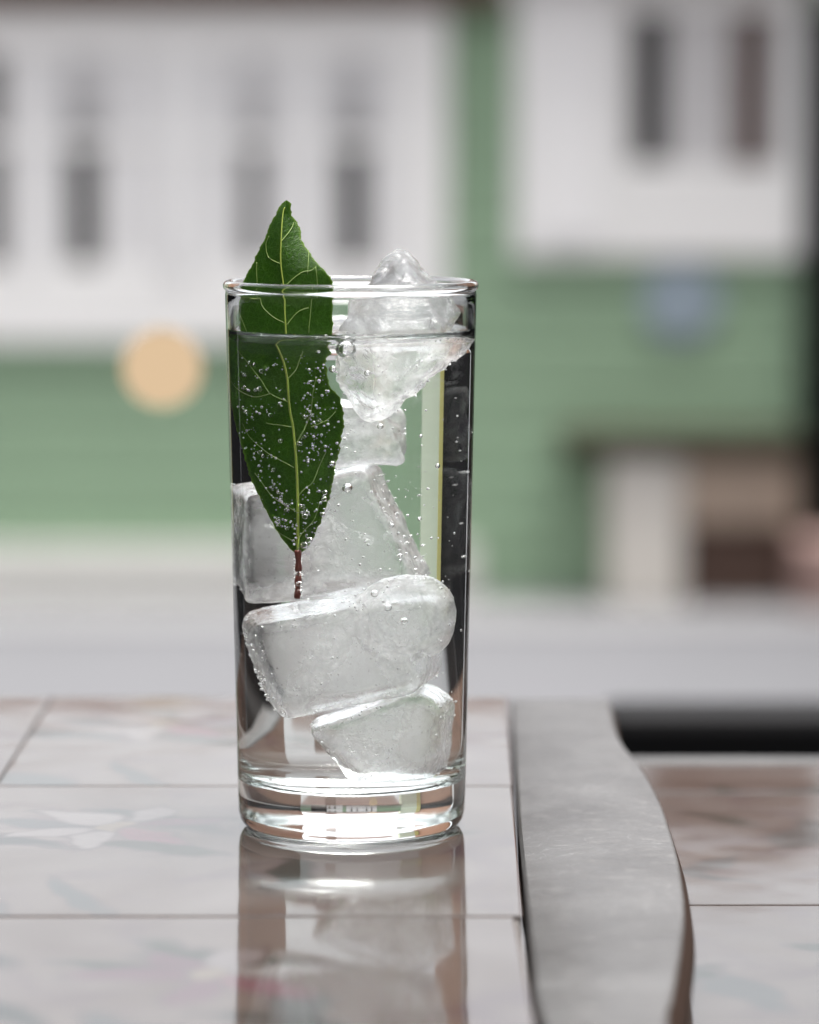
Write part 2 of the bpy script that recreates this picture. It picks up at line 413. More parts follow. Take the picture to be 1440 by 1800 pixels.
# steep dark roof over the bay and the doorway, above the frame
bm = bmesh.new()
for k in range(7):
    s0, s1 = k / 7, (k + 1) / 7
    zb = fz(-70, Yb) - GROUND + .002
    a = [bm.verts.new(c) for c in ((fx(1130), -.07 + s0 * .25, zb + s0 * .80 + .03), (.86, -.07 + s0 * .25, zb + s0 * .80 + .03), (.86, -.07 + s1 * .25 + .02, zb + s1 * .80), (fx(1130), -.07 + s1 * .25 + .02, zb + s1 * .80),
         (fx(1130), -.07 + s0 * .25, zb + s0 * .80), (.86, -.07 + s0 * .25, zb + s0 * .80))]
    bm.faces.new(a[:4]); bm.faces.new((a[4], a[5], a[1], a[0]))
add_box(bm, fx(1130) + .01, .85, .22, .30, fz(-70, Yb) - GROUND - .2, fz(-70, Yb) - GROUND + .78)
from_bm('roof', bm, M['roof'], house)
# cream neighbour at the left end of the green house (seen through the glass)
nb_ = tag(empty('cream_house', (-2.62, HY, GROUND)), 'pale cream house front joined to the left end of the green house', 'house')
box('wall', -.56, .56, -.03, .3, 0, 2.2, M['cream'], nb_, .01)
box('roof', -.60, .60, -.12, .5, 2.201, 2.30, M['roof'], nb_, .01)
box('pilaster', -.56, -.30, -.05, -.031, 0, 2.19, M['yellow'], nb_, .004)
# doorway at the right end
door = hbox('door', fx(1410, HY - .05), fx(1410, HY - .05) + .62, HY - .05, HY - .006, fz(942, HY - .05), EAVE_Z - .01, M['black_metal'], bevel=.006)
hbox('doorstep', fx(1402, HY - .2), fx(1402, HY - .2) + .75, HY - .25, HY - .006, GROUND, fz(950, HY - .2), M['pink_stone'], bevel=.01)

# cellar hatch at the foot of the wall
hatch = tag(empty('cellar_hatch', (0, HY, GROUND)), 'low pale stone hatch with dark brown opening at the foot of the green wall', 'hatch')
Yh = HY - .16
def kbox(name, x0, x1, y0, y1, z0, z1, mat, bevel=.01):
    o = box(name, x0, x1, y0 - HY, y1 - HY, z0 - GROUND, z1 - GROUND, mat, hatch, bevel); return o
kz = GROUND
kbox('jamb', fx(1072, Yh), fx(1205, Yh), Yh, HY - .008, kz, fz(800, Yh), M['stone_white'])
kbox('lintel', fx(1205, Yh) + .002, fx(1404, Yh), Yh + .004, HY - .008, fz(925, Yh), fz(800, Yh) - .001, M['stone_tan'])
kbox('panel', fx(1205, Yh) + .002, fx(1396, Yh), Yh + .03, HY - .008, kz, fz(925, Yh), M['brown_dark'])
kbox('cover', fx(985, Yh), fx(1410, Yh), Yh - .03, HY - .008, fz(798, Yh), fz(758, Yh), M['cover'])  # dark slab colour stands for the shadow band above the hatch

# globe standing in for a blurred lamp highlight; enamel plate on the wall
LY = 1.6
lp = at_y(285, 646, LY)
lamp = tag(empty('globe_lamp', lp), 'small glowing warm globe bulb hanging on a thin wire beyond the glass', 'lamp')
bm = bmesh.new(); bmesh.ops.create_uvsphere(bm, u_segments=48, v_segments=32, radius=.0180)
from_bm('bulb', bm, M['bulb'], lamp, True)
bm = bmesh.new(); bmesh.ops.create_cone(bm, cap_ends=True, segments=20, radius1=.0022, radius2=.0016, depth=.003, matrix=Matrix.Translation((0, 0, .0189)))
from_bm('cap', bm, M['blind_mid'], lamp, True)
bm = bmesh.new(); tube(bm, [Vector((0, 0, .0200)), Vector((0, 0, .5)), Vector((0, 0, 1.9 - lp.z))], [.00012] * 3, 6)
from_bm('wire', bm, M['curtain'], lamp, True)
pp = at_y(1198, 528, HY - .012)
plate = tag(empty('wall_plate', (pp.x, HY - .012, pp.z)), 'small round blue enamel plate under the white bay window', 'plate')
bm = bmesh.new()
bmesh.ops.create_cone(bm, cap_ends=True, segments=48, radius1=.080, radius2=.076, depth=.008, matrix=Matrix.Rotation(math.pi / 2, 4, 'X'))
from_bm('plate_face', bm, M['blue'], plate)
for z in (-.056, .056):
    bm = bmesh.new(); bmesh.ops.create_uvsphere(bm, u_segments=10, v_segments=6, radius=.003, matrix=Matrix.Translation((0, -.0045, z)))
    from_bm('screw', bm, M['white'], plate, True)

# dark walls closing the street at both sides (they give the glass its dark edges)
for (x0, x1, y0, y1, lab) in ((-3.5, -3.22, 3.6, HY + .4, 'brown house side wall with black base on the left of the road'),
                              (2.0, 2.3, 2.2, HY + .4, 'brown house side wall with black base on the right beyond the doorway')):
    sh = tag(empty('side_house', ((x0 + x1) / 2, (y0 + y1) / 2, GROUND)), lab, 'house')
    c = sh.location
    box('plinth', x0 - c.x - .02, x1 - c.x + .02, y0 - c.y - .02, y1 - c.y + .02, 0, 1.12, M['black_wall'], sh, .01)
    box('wall', x0 - c.x, x1 - c.x, y0 - c.y, y1 - c.y, 1.121, 3.4, M['brown_wall'], sh, .02)
    box('coping', x0 - c.x - .04, x1 - c.x + .04, y0 - c.y - .04, y1 - c.y + .04, 3.4, 3.48, M['plinth'], sh, .01)

# unseen cafe front added behind the camera to darken reflections in the glass
cf = tag(empty('cafe_front', (0, -1.72, GROUND)), 'dark brown boarded cafe front behind the terrace', 'building')
box('wall', -2.7, 2.7, -.2, -.03, 0, 2.5, M['cafe_dark'], cf, .01)
for x in (-2.7, 2.55): box('side_wall', x, x + .15, -.029, 4.45, 0, 2.4, M['cafe_dark'], cf, .01)  # added side walls, lengthened to keep bright gaps out of the glass reflections
for k in range(27):
    box('board', -2.7 + k * .2 + .004, -2.7 + (k + 1) * .2 - .004, -.029, -.008, .1, 2.4, M['cafe_dark'], cf, .003)
box('door', .4, 1.3, -.007, .02, 0, 2.05, M['brown_frame'], cf, .005)

# ------------------------------------------------------------------ black railing behind the second table
RY = 1.55
rz = at_y(1200, 1258, RY).z; rx0 = .088
rail = tag(empty('railing', (rx0, RY, GROUND)), 'black metal railing behind the lower tiled table', 'railing')
box('rail', 0, 1.1, 0, .05, rz - GROUND - .075, rz - GROUND, M['black_metal'], rail, .006)
box('rail', 0, 1.1, .008, .042, .10, .13, M['black_metal'], rail, .004)
bm = bmesh.new(); add_box(bm, -.008, .008, -.008, .008, .13, rz - GROUND - .075, .002); bal = from_bm('baluster', bm, M['black_metal'], rail)
bal.location = (.06, .025, 0)
for k in range(1, 10):
    c = bal.copy(); c.location = (.06 + k * .108, .025, 0); COL.objects.link(c); c.parent = rail
for x in (.015, 1.085): box('post', x - .02, x + .02, .005, .045, 0, rz - GROUND - .074, M['black_metal'], rail, .003)

# ------------------------------------------------------------------ tables
def tile_mesh(w, d, th=.008, skew=0.0):
    bm = bmesh.new()
    def ringv(inset, z): return [bm.verts.new((sx * (w / 2 - inset), sy * (d / 2 - inset), z)) for sx, sy in ((-1, -1), (1, -1), (1, 1), (-1, 1))]
    prof = [(0, -th), (0, -.0005), (.00012, -.00018), (.0004, -.00004), (.0012, 0)]
    rings = [ringv(*p) for p in prof]
    for a, b in zip(rings, rings[1:]):
        for k in range(4): bm.faces.new((a[k], a[(k + 1) % 4], b[(k + 1) % 4], b[k]))
    bm.faces.new(rings[-1]); bm.faces.new(rings[0][::-1])
    for v in bm.verts:
        if v.co.x > 0: v.co.x += skew * v.co.y / d
    me = bpy.data.meshes.new('tile'); bm.normal_update(); bm.to_mesh(me); bm.free()
    for p in me.polygons: p.use_smooth = False
    return me

GROUT_Z = -.0010
table = tag(empty('tiled_table', (0, D, GROUND)), 'tile-topped table with scalloped grey border, carrying the glass', 'table')
TB = Vector((0, D, GROUND))
row_y = [at_z(720, 1610, 0).y, at_z(720, 1381, 0).y, at_z(720, 1224, 0).y]      # near, mid, far joints
row_y = [row_y[0] - .316, row_y[0] - .158] + row_y
jr = lambda y: np.interp(y, [.55, .695, .783, .87, 1.09], [.0305, at_z(947, 1783, 0).x - .0010, at_z(930.5, 1610, 0).x - .0010, at_z(917.5, 1481, 0).x - .0010, at_z(903, 1245, 0).x - .0010])
jl0 = at_z(36, 1312, 0).x
GAP = .00018
tmeshes = {}
order = [2, 0, 1, 0, 2, 1, 1, 2, 0, 1, 0, 2]
k = 0
for i in range(4):
    y0, y1 = row_y[i], row_y[i + 1]
    xr = float(jr((y0 + y1) / 2)); 
    for j in range(3):
        xa = (jl0 + GAP) if j == 0 else jl0 - .148 * j + GAP
        xb = (xr - .0002) if j == 0 else jl0 - .148 * (j - 1) - GAP
        me = tile_mesh(xb - xa, y1 - y0 - 2 * GAP, skew=float(jr(y1) - jr(y0)) if j == 0 else 0)
        o = link('tile', me, TILES[order[k % len(order)]], table)
        o.location = Vector(((xa + xb) / 2, (y0 + y1) / 2, 0)) - TB
        tl = random.uniform(-.0016, .0016), random.uniform(-.002, .002)
        if (i, j) == (2, 0): tl = (0, 0)
        o.rotation_euler = (tl[0], tl[1], 0)
        k += 1
far = row_y[-1]; near = row_y[0]
bm = bmesh.new(); add_box(bm, -.41, .0245, near - .02 - D, far - .0005 - D, -.028 - GROUND, GROUT_Z - GROUND); from_bm('grout_bed', bm, M['grout'], table)
# scalloped border strip along the right side, top outline traced on the tabletop plane
ed_px = [(1072, 1231), (1083, 1280), (1095.6, 1309), (1130, 1352), (1160, 1408), (1177, 1455.6), (1192, 1507), (1201, 1559), (1204.5, 1610.6), (1199, 1666.5), (1190, 1718), (1181.7, 1761), (1175, 1800)]
edge = [at_z(x, y, 0) for x, y in ed_px]; edge = [(p.x, p.y) for p in edge][::-1]
edge = [(.052, .47), (.0475, .60)] + edge
edge = smoothline(edge, 6)
bm = bmesh.new()
prof = [(-.0012, 0.0), (-.0005, -.0002), (-.0001, -.0007), (.0002, -.0016), (.0009, -.0035), (.0018, -.0062), (.0023, -.0095), (.0019, -.0132), (.0004, -.0165), (-.002, -.0185), (-.03, -.019)]
cols = []
for i, (x, y) in enumerate(edge):
    a, b = edge[max(0, i - 1)], edge[min(len(edge) - 1, i + 1)]
    tx, ty = b[0] - a[0], b[1] - a[1]; L = math.hypot(tx, ty); nx, ny = ty / L, -tx / L
    xin = float(jr(y)) + .0007
    row = [bm.verts.new((xin, y - D, -.012 - GROUND)), bm.verts.new((xin, y - D, -.0012 - GROUND)), bm.verts.new((xin + .0008, y - D, .0004 - GROUND))]
    row += [bm.verts.new((x + nx * o, y + ny * o * .0 - D, z + .0004 - GROUND)) for o, z in prof]
    cols.append(row)
for r0, r1 in zip(cols, cols[1:]):
    for q in range(len(r0) - 1):
        f = bm.faces.new((r0[q], r0[q + 1], r1[q + 1], r1[q])); f.smooth = q >= 2
        f.material_index = 1 if q >= 5 or q == 0 else 0
for row in (cols[0], cols[-1]):
    f = bm.faces.new(row if row is cols[0] else row[::-1]); f.material_index = 1
bmesh.ops.recalc_face_normals(bm, faces=bm.faces)
bo = from_bm('border', bm, [M['border'], M['border_edge']], table)
for x, y in ((-.37, near + .03), (-.37, far - .06), (.01, near + .03), (.01, far - .06)):
    box('leg', x - .02, x + .02, y - D - .02, y - D + .02, 0, -.028 - GROUND, M['border_edge'], table, .004)

# second, lower table to the right
Z2 = -.0195
t2far = at_z(1250, 1330, Z2).y; t2j = at_z(1330, 1590, Z2).y
tb2 = tag(empty('tiled_table', (.3, t2j, GROUND)), 'lower tile-topped table with dark painted leaves, right of the curved border', 'table')
T2 = Vector((.3, t2j, GROUND))
rows2 = [t2j - .305, t2j - .1525, t2j, t2j + .1525, t2far - .014]
for i in range(4):
    for j in range(3):
        x0 = .038 + .152 * j; y0, y1 = rows2[i], rows2[i + 1]
        if y1 - y0 < .02: continue
        me = tile_mesh(.152 - .0012, y1 - y0 - .0012)
        o = link('tile', me, TILES_D[(i + j) % 2], tb2)
        o.location = Vector((x0 + .076, (y0 + y1) / 2, Z2)) - T2
        o.rotation_euler = (random.uniform(-.0015, .0015), random.uniform(-.002, .002), 0 if (i + j) % 3 else math.pi)
box('grout_bed', .036 - T2.x, .53 - T2.x, rows2[0] - .01 - T2.y, t2far - .013 - T2.y, Z2 - .03 - GROUND, Z2 - .0010 - GROUND, M['grout'], tb2)
box('border', .036 - T2.x, .545 - T2.x, t2far - .0125 - T2.y, t2far - T2.y, Z2 - .03 - GROUND, Z2 - GROUND + .0003, M['border'], tb2, .002)
for x in (.12, .46):
    for y in (rows2[0] + .03, t2far - .05): box('leg', x - .02 - T2.x, x + .02 - T2.x, y - .02 - T2.y, y + .02 - T2.y, 0, Z2 - .03 - GROUND, M['border_edge'], tb2, .004)

# ------------------------------------------------------------------ drinking glass
H = .1372
def lathe(bm, prof, seg=128, closed=False, flip=False):
    rings = []
    for (r, z) in prof:
        if r < 1e-6: rings.append([bm.verts.new((0, 0, z))])
        else: rings.append([bm.verts.new((r * math.cos(2 * math.pi * k / seg), r * math.sin(2 * math.pi * k / seg), z)) for k in range(seg)])
    fs = []
    for a, b in zip(rings, rings[1:]):
        for k in range(seg):
            k2 = (k + 1) % seg
            if len(a) == 1: f = (a[0], b[k2], b[k])
            elif len(b) == 1: f = (a[k], a[k2], b[0])
            else: f = (a[k], a[k2], b[k2], b[k])
            fs.append(bm.faces.new(f[::-1] if flip else f))
    return rings, fs
def r_out(z): return .0287 + (.0312 - .0287) * (z - .007) / (.130 - .007)
WALL = .0018
FLOOR = .0108
def r_in(z): return r_out(z) - WALL
outer = [(0, .0016), (.008, .0015), (.016, .0012), (.0215, .0007), (.0245, .0002), (.0258, .0000), (.0268, .0003), (.0276, .0010), (.0282, .0021), (.02855, .0038), (.0287, .007)]
outer += [(r_out(z), z) for z in np.linspace(.012, .1335, 14)]
bead = []
bc_r, bc_z, ba, bb = .03052, .1357, .00128, .00132
for a in np.linspace(-62, 232, 22):
    bead.append((bc_r + ba * math.cos(R(a)), bc_z + bb * math.sin(R(a))))
inner_up = [(r_in(z), z) for z in (.1336, .131, .128, .1265, WATER_Z + .0014)]
glass = tag(empty('drinking_glass', (GC.x, GC.y, .0005)), 'tall clear straight glass of iced water standing on the tiled table', 'glass')
bm = bmesh.new(); lathe(bm, outer + bead + inner_up)
from_bm('body', bm, M['glass'], glass, True)

# ------------------------------------------------------------------ ice
def ev(o):
    dg = bpy.context.evaluated_depsgraph_get(); dg.update()
    return bpy.data.meshes.new_from_object(o.evaluated_get(dg))
def hull_mesh(pts, bevel, voxel, jitter, seed, scale=1.0, ridge=0.0):
    bm = bmesh.new()
    c = sum((Vector(p) for p in pts), Vector()) / len(pts)
    for p in pts: bm.verts.new(((Vector(p) - c) * scale + c) * .001)
    r = bmesh.ops.convex_hull(bm, input=bm.verts)
    bmesh.ops.delete(bm, geom=[g for g in set(r['geom_interior'] + r['geom_unused']) if isinstance(g, bmesh.types.BMVert)], context='VERTS')
    bmesh.ops.dissolve_limit(bm, angle_limit=R(14), verts=bm.verts, edges=bm.edges)
    bm.normal_update()
    planes = [(f.normal.copy(), f.normal.dot(f.verts[0].co)) for f in bm.faces]
    me = bpy.data.meshes.new('tmp'); bm.to_mesh(me); bm.free()
    o = bpy.data.objects.new('tmp', me); COL.objects.link(o)
    b = o.modifiers.new('b', 'BEVEL'); b.width = bevel; b.segments = 4; b.limit_method = 'ANGLE'; b.angle_limit = R(15)
    rm = o.modifiers.new('r', 'REMESH'); rm.mode = 'VOXEL'; rm.voxel_size = voxel
    sm = o.modifiers.new('s', 'SMOOTH'); sm.factor = .5; sm.iterations = 2
    me2 = ev(o); bpy.data.objects.remove(o); me2.name = 'ice'
    n = len(me2.vertices); co = np.empty(n * 3); me2.vertices.foreach_get('co', co); co = co.reshape(-1, 3)
    no = np.empty(n * 3); me2.vertices.foreach_get('normal', no); no = no.reshape(-1, 3)
    dist = np.stack([d - co @ np.array(nn) for nn, d in planes], 1); dist.sort(axis=1)
    fr = np.clip(1 - (dist[:, 1] - .0004) / .0026, 0, 1) ** 1.5
    off = Vector((seed * 3.1, seed * 1.7, 0))
    for i in range(n):
        p = Vector(co[i]) + off
        d = noise.noise(p * 90) * jitter + noise.noise(p * 260) * jitter * .45 + noise.noise(p * 620) * jitter * .12
        if ridge: d += (abs(noise.noise(p * 150)) - .25) * ridge + (abs(noise.noise(p * 330)) - .25) * ridge * .4
        co[i] += no[i] * d
    me2.vertices.foreach_set('co', co.reshape(-1))
    at = me2.attributes.new('frost', 'FLOAT', 'POINT'); at.data.foreach_set('value', fr.astype(np.float32))
    me2.polygons.foreach_set('use_smooth', [True] * len(me2.polygons)); me2.update()
    return me2
ICE = [
    # (points in mm: x right, y away, z up), bevel, cloud, core, label
    ([(11.5, 2, 145.6), (14.5, 4, 144), (8.5, 0, 143), (13, -4, 142), (17, 0, 139), (-2.5, -8, 125), (-3, 8, 124), (27.5, -3, 129), (26, 8, 128.5), (22, -15, 126), (6, -17, 124), (22, 2, 130),
      (2, 2, 102.5), (7, -5, 104), (4, 12, 105), (20.5, 6, 119), (21.5, -6, 118.5), (12, 14, 112), (-3, -2, 113)], .0009, .06, 25.,
     'irregular clear ice chunk poking out above the rim of the glass'),
    ([(-21, -2, 83), (-19, 14, 86), (2.5, -3, 91), (4, 14, 92), (12.5, -2, 60), (13, 14, 62), (10, 6, 76), (-8, -5, 84), (-4, -6, 66), (-21, 1, 55.5), (-17, 18, 60), (-10, 20, 86), (2, 19, 62)], .003, .05, 60.,
     'cloudy ice cube half hidden behind the leaf and its stem'),
    ([(-22, -10, 51), (-20.5, 6, 54), (-15.5, -16, 29), (-14, 6, 30), (15, -15, 36), (17, 4, 38), (18.5, -10, 58), (18, 8, 60), (2, -17, 58), (2, 8, 61), (-22.5, -6, 47)], .0028, .07, 140.,
     'largest cloudy ice cube lying tilted across the lower half of the glass'),
    ([(9 + 13 * math.cos(a) * math.cos(b) + 3, -9 + 10 * math.sin(b), 54 + 11.8 * math.sin(a) * math.cos(b)) for a in np.linspace(0, 6.28, 13)[:-1] for b in (-.9, 0, .9)], .0015, .10, 45.,
     'rounded clear ice lump against the right side of the glass'),
    ([(-9, -8, 26), (-8, 8, 27), (13, -10, 36), (14, 8, 37), (19, -6, 30), (19, 8, 31), (17, -8, 11.6), (17, 9, 11.6), (1, -12, 11.4), (0, 8, 11.5), (-5, -10, 20), (9, -17, 20)], .0028, .07, 150.,
     'cloudy ice cube resting on the thick bottom of the glass'),
    ([(-12, 8, 108), (6, 6, 104), (8, 16, 106), (-10, 20, 109), (-8, 6, 90), (9, 5, 91.5), (8, 19, 92), (-9, 21, 90), (2, 4, 98)], .0012, .12, 45.,
     'clear ice shard wedged behind the leaf between the two upper cubes'),
]
ice_objs = []
for i, (pts, bev, cl, core, lab) in enumerate(ICE):
    pts2 = []
    for (x, y, z) in pts:                          # keep inside the glass wall
        rmax = (r_in(max(.012, min(.13, z / 1000))) * 1000) - 1.0
        rr = math.hypot(x, y); s = min(1, rmax / rr) if rr > 0 else 1
        pts2.append((x * s, y * s, z))
    me = hull_mesh(pts2, bev, .0006, .00055 if i else .0011, i + 1, 1.0, .0016 if i in (0, 5) else .0003)
    o = link('ice_cube', me, ice_mat('ice_%s' % ('clear', 'cloudy', 'large', 'rounded', 'bottom', 'shard')[i], cl, i * .37, .0012 if i else .0024))
    o.location = (GC.x, GC.y, .0005); tag(o, lab, 'ice cube', 'ice cubes in the glass')
    ice_objs.append(o)
    mc = hull_mesh(pts2, .004, .0011, .0016, i + 9, .80)
    link('cloudy_core', mc, core_mat('ice_core_%s' % ('clear', 'cloudy', 'large', 'rounded', 'bottom', 'shard')[i], core), o)

def crack_mat():
    t = NT('ice_crack'); co = t.coord(); n = t.noise(210, 6, .68, co, .8); n2 = t.noise(60, 3, .5, co)
    tr = t.new('BsdfTranslucent', **{'Color': (.98, .985, .99)}); df = t.new('BsdfDiffuse', **{'Color': (.98, .985, .99)})
    mx = t.new('MixShader'); mx.inputs[0].default_value = .4; t.l.new(tr.outputs[0], mx.inputs[1]); t.l.new(df.outputs[0], mx.inputs[2])
    rim = t.new('Attribute', attribute_name='fade').outputs['Fac']
    f = t.math('MULTIPLY', t.math('MULTIPLY', t.mapr(n, .45, .72, 0, 1.0), t.mapr(n2, .3, .6, .25, 1)), t.math('MULTIPLY', rim, .75), clamp=True)
    m2 = t.new('MixShader'); t.l.new(f, m2.inputs[0]); t.l.new(t.new('BsdfTransparent').outputs[0], m2.inputs[1]); t.l.new(mx.outputs[0], m2.inputs[2])
    return t.done(m2)
M['crack'] = crack_mat()
rc = random.Random(12)
for i, o in enumerate(ice_objs):
    xs = [v.co for v in o.data.vertices]; c = sum(xs, Vector()) / len(xs)
    ext = [max(abs(v[k] - c[k]) for v in xs) for k in range(3)]
    for q in range((2, 4, 5, 2, 5, 2)[i]):
        nrm = Vector((rc.uniform(-1, 1), rc.uniform(-1, .2) - .4, rc.uniform(-1, 1))).normalized()
        u = nrm.orthogonal().normalized(); w_ = nrm.cross(u); ctr = c + Vector([rc.uniform(-.35, .35) * e for e in ext])
        bm = bmesh.new(); fl = bm.verts.layers.float.new('fade'); rad = min(ext) * rc.uniform(.55, .95); rings_ = []
        for a in range(9):
            row = []
            for b in range(28):
                th = 2 * math.pi * b / 28; rr = rad * a / 8 * (1 + .35 * noise.noise(Vector((math.cos(th) * 1.3, math.sin(th) * 1.3, q + i * 7.0))))
                p = ctr + (u * math.cos(th) + w_ * math.sin(th)) * rr; p = p + nrm * noise.noise(p * 160 + Vector((q, i, 0))) * .0018
                v = bm.verts.new(p); v[fl] = 1 - (a / 8) ** 3; row.append(v)
            if rings_:
                for b in range(28): bm.faces.new((rings_[-1][b], row[b], row[(b + 1) % 28], rings_[-1][(b + 1) % 28]))
            rings_.append(row)
        from_bm('crack', bm, M['crack'], o, True)

# ------------------------------------------------------------------ water: sides and floor meet the glass, top has a meniscus
bvh = BVHTree.FromObject(ice_objs[0], bpy.context.evaluated_depsgraph_get())
def ice_dist(x, y, z):
    loc, nrm, idx, d = bvh.find_nearest(Vector((x, y, z)))
    return d if (Vector((x, y, z)) - loc).dot(nrm) > 0 else -d
prof = [(0, FLOOR - .0004), (.010, FLOOR - .0003), (.018, FLOOR), (.0225, FLOOR + .0006), (.0250, FLOOR + .0018), (.0263, FLOOR + .0036), (r_in(.0165), .0165)]
prof += [(r_in(z), z) for z in np.linspace(.022, WATER_Z + .0014, 16)]
bm = bmesh.new()
SEG = 224
rings, fs = lathe(bm, prof, SEG)
lay = bm.faces.layers.float.new('top')
top_r = r_in(WATER_Z)
NR = 88
prev = rings[-1]
inside = {}
for q in range(1, NR):
    s = 1 - q / NR
    rr = (r_in(WATER_Z + .0014)) * s ** 1.0
    ring = []
    for k in range(SEG):
        a = 2 * math.pi * k / SEG; x, y = rr * math.cos(a), rr * math.sin(a)
        dw = top_r - rr
        z = WATER_Z + .0014 * math.exp(-max(dw, 0) / .0013)
        di = ice_dist(x, y, WATER_Z)
        if di > 0: z += .0009 * math.exp(-di / .0012)
        v = bm.verts.new((x, y, z)); inside[v] = di < -.00015; ring.append(v)
    for k in range(SEG):
        k2 = (k + 1) % SEG
        f = (prev[k], prev[k2], ring[k2], ring[k])
        if any(inside.get(v, False) for v in f): continue
        nf = bm.faces.new(f); nf[lay] = 1.0
    prev = ring
cv = bm.verts.new((0, 0, WATER_Z))
if ice_dist(0, 0, WATER_Z) > 0:
    for k in range(SEG): nf = bm.faces.new((prev[k], prev[(k + 1) % SEG], cv)); nf[lay] = 1.0
bmesh.ops.delete(bm, geom=[v for v in bm.verts if not v.link_faces], context='VERTS')
water = from_bm('sparkling_water', bm, M['water'], None, True)
water.location = (GC.x, GC.y, .0005)
tag(water, 'clear sparkling water filling the glass to just under the rim', 'water')

# ------------------------------------------------------------------ leaf
LEAF_Y = D - .0108
def slant(x):                                      # the blade is turned: left edge further back, right edge forward
    return -.45 * (x + .0165) if x < -.0165 else -.20 * (x + .0165)
WL_PX = 598
def real_px(x, y):
    if y < WL_PX: return x
    z = (1450 - y) / 6980.; ro, ri = r_out(z), r_in(z)
    scl = F_PX / (D * CP + (CAM_H - z) * SP)
    d = Vector(((x - 618.5) / scl, D, 0)).normalized(); p = Vector((0, -D, 0))        # top view, axis at the origin
    def hit(p, d, r):
        b = p.dot(d); c = p.dot(p) - r * r; q = b * b - c
        return p + d * (-b - math.sqrt(q)) if q > 0 else None
    def bend(d, n, e):
        c1 = -d.dot(n); k = 1 - e * e * (1 - c1 * c1); return (d * e + n * (e * c1 - math.sqrt(max(k, 0)))).normalized()
    h = hit(p, d, ro)
    if h is None: return 618.5 + math.copysign(.0284 * scl, x - 618.5)
    d = bend(d, h.normalized(), 1 / 1.52); h2 = hit(h + d * 1e-6, d, ri)
    if h2 is None: return 618.5 + math.copysign(.0284 * scl, x - 618.5)
    d = bend(d, h2.normalized(), 1.52 / 1.333)
    q = h2
    for _ in range(6): q = h2 + d * ((LEAF_Y - D + slant(q.x) - h2.y) / d.y)
    lim = .0284 - (.0312 - ro)
    return 618.5 + max(-lim, min(lim, q.x)) * scl
L_abv = [(503, 352), (495, 357), (489, 367), (483, 378), (472, 398), (465, 420), (455, 437), (448, 452), (446, 460), (436, 475), (430, 488), (422, 505), (418, 520), (418, 545), (419, 575), (421, 597)]
L_blw = [(398, 600), (400, 650), (403, 690), (410, 715), (420, 760), (432, 800), (443, 840), (457, 873), (470, 900), (483, 925), (500, 950), (519, 970)]
R_abv = [(503, 352), (510, 357), (511, 368), (513, 380), (522, 393), (528, 407), (529, 420), (534, 434), (545, 445), (552, 458), (565, 470), (575, 480), (583, 492), (586, 505), (586, 525), (585, 548), (583, 560), (586, 570), (585, 590), (583, 597)]
R_blw = [(584, 606), (584, 612), (575, 622), (573, 640), (578, 665), (584, 680), (597, 695), (603, 715), (604, 745), (600, 765), (597, 795), (590, 815), (584, 850), (577, 880), (567, 905), (555, 935), (540, 958), (526, 970)]
MID = [(503, 352), (500, 365), (496.5, 378), (494, 420), (493.6, 464), (499, 508), (504, 587), (506, 597)]
MID_b = [(497, 632), (504, 663), (508, 713), (515, 752), (521, 824), (523, 897), (522.5, 970)]
def rl(pts): return [(real_px(x, y), y) for x, y in pts]
Lp, Rp, Mp = rl(L_abv + L_blw), rl(R_abv + R_blw), rl(MID + MID_b)
ip = lambda P, y: float(np.interp(y, [p[1] for p in P], [p[0] for p in P]))
def leaf_depth(x, y):
    m = ip(Mp, y); dx = x - m
    s = .15 * abs(dx) / 7.0 * .001 * 1.0
    if dx > 0: s += dx / 7.0 * .00022
    wv = .0006 * math.sin(y / 31.0 + (1.5 if dx > 0 else 0)) * min(1, abs(dx) / 60.0)
    tip = max(0, (480 - y) / 128.0)
    return s + wv + slant((x - 618.5) / 6950.0) + .004 * tip ** 2 + (.006 * max(0, dx) / 40.0 * tip ** 1.5)
def leaf_pt(x, y, off=0.0):
    """x, y: real (unrefracted) photo pixels"""
    p = at_y(x, y, LEAF_Y); p.y += leaf_depth(x, y) + off; return p
leaf = tag(empty('bay_leaf', leaf_pt(506, 600)), 'dark green bay leaf standing upright inside the front of the glass', 'leaf')
LO = leaf.location.copy()
ys = list(np.arange(352.5, 970, 3.0)) + [970]
NU = 26
bm = bmesh.new(); uvl = bm.loops.layers.uv.new('UVMap'); el = bm.verts.layers.float.new('edge')
front, uvs = [], {}
for y in ys:
    l, r, m = ip(Lp, y), ip(Rp, y), ip(Mp, y); m = min(max(m, l + .05), r - .05)
    row = []
    for k in range(-NU, NU + 1):
        u = k / NU; x = m + (m - l) * u if u < 0 else m + (r - m) * u
        jag = noise.noise(Vector((y * .16, 3.3 if u > 0 else 9.1, 0))) * 3.2 * max(0, abs(u) - .85) / .15
        v = bm.verts.new(leaf_pt(x + jag, y) - LO); v[el] = max(0, 1 - (1 - abs(u)) * max(r - l, 4) / 2 / 4.0); uvs[v] = (x / 400, y / 400); row.append(v)
    front.append(row)
back = []
for row in front:
    rb = []
    for v in row:
        e = .00018 if 0 < row.index(v) < 2 * NU else .00009
        w = bm.verts.new(v.co + Vector((0, e, 0))); w[el] = v[el]; uvs[w] = uvs[v]; rb.append(w)
    back.append(rb)
for i in range(len(front) - 1):
    for k in range(2 * NU):
        bm.faces.new((front[i][k], front[i + 1][k], front[i + 1][k + 1], front[i][k + 1]))
        bm.faces.new((back[i][k], back[i][k + 1], back[i + 1][k + 1], back[i + 1][k]))
    for k in (0, 2 * NU):
        q = (front[i][k], back[i][k], back[i + 1][k], front[i + 1][k]); bm.faces.new(q if k == 0 else q[::-1])
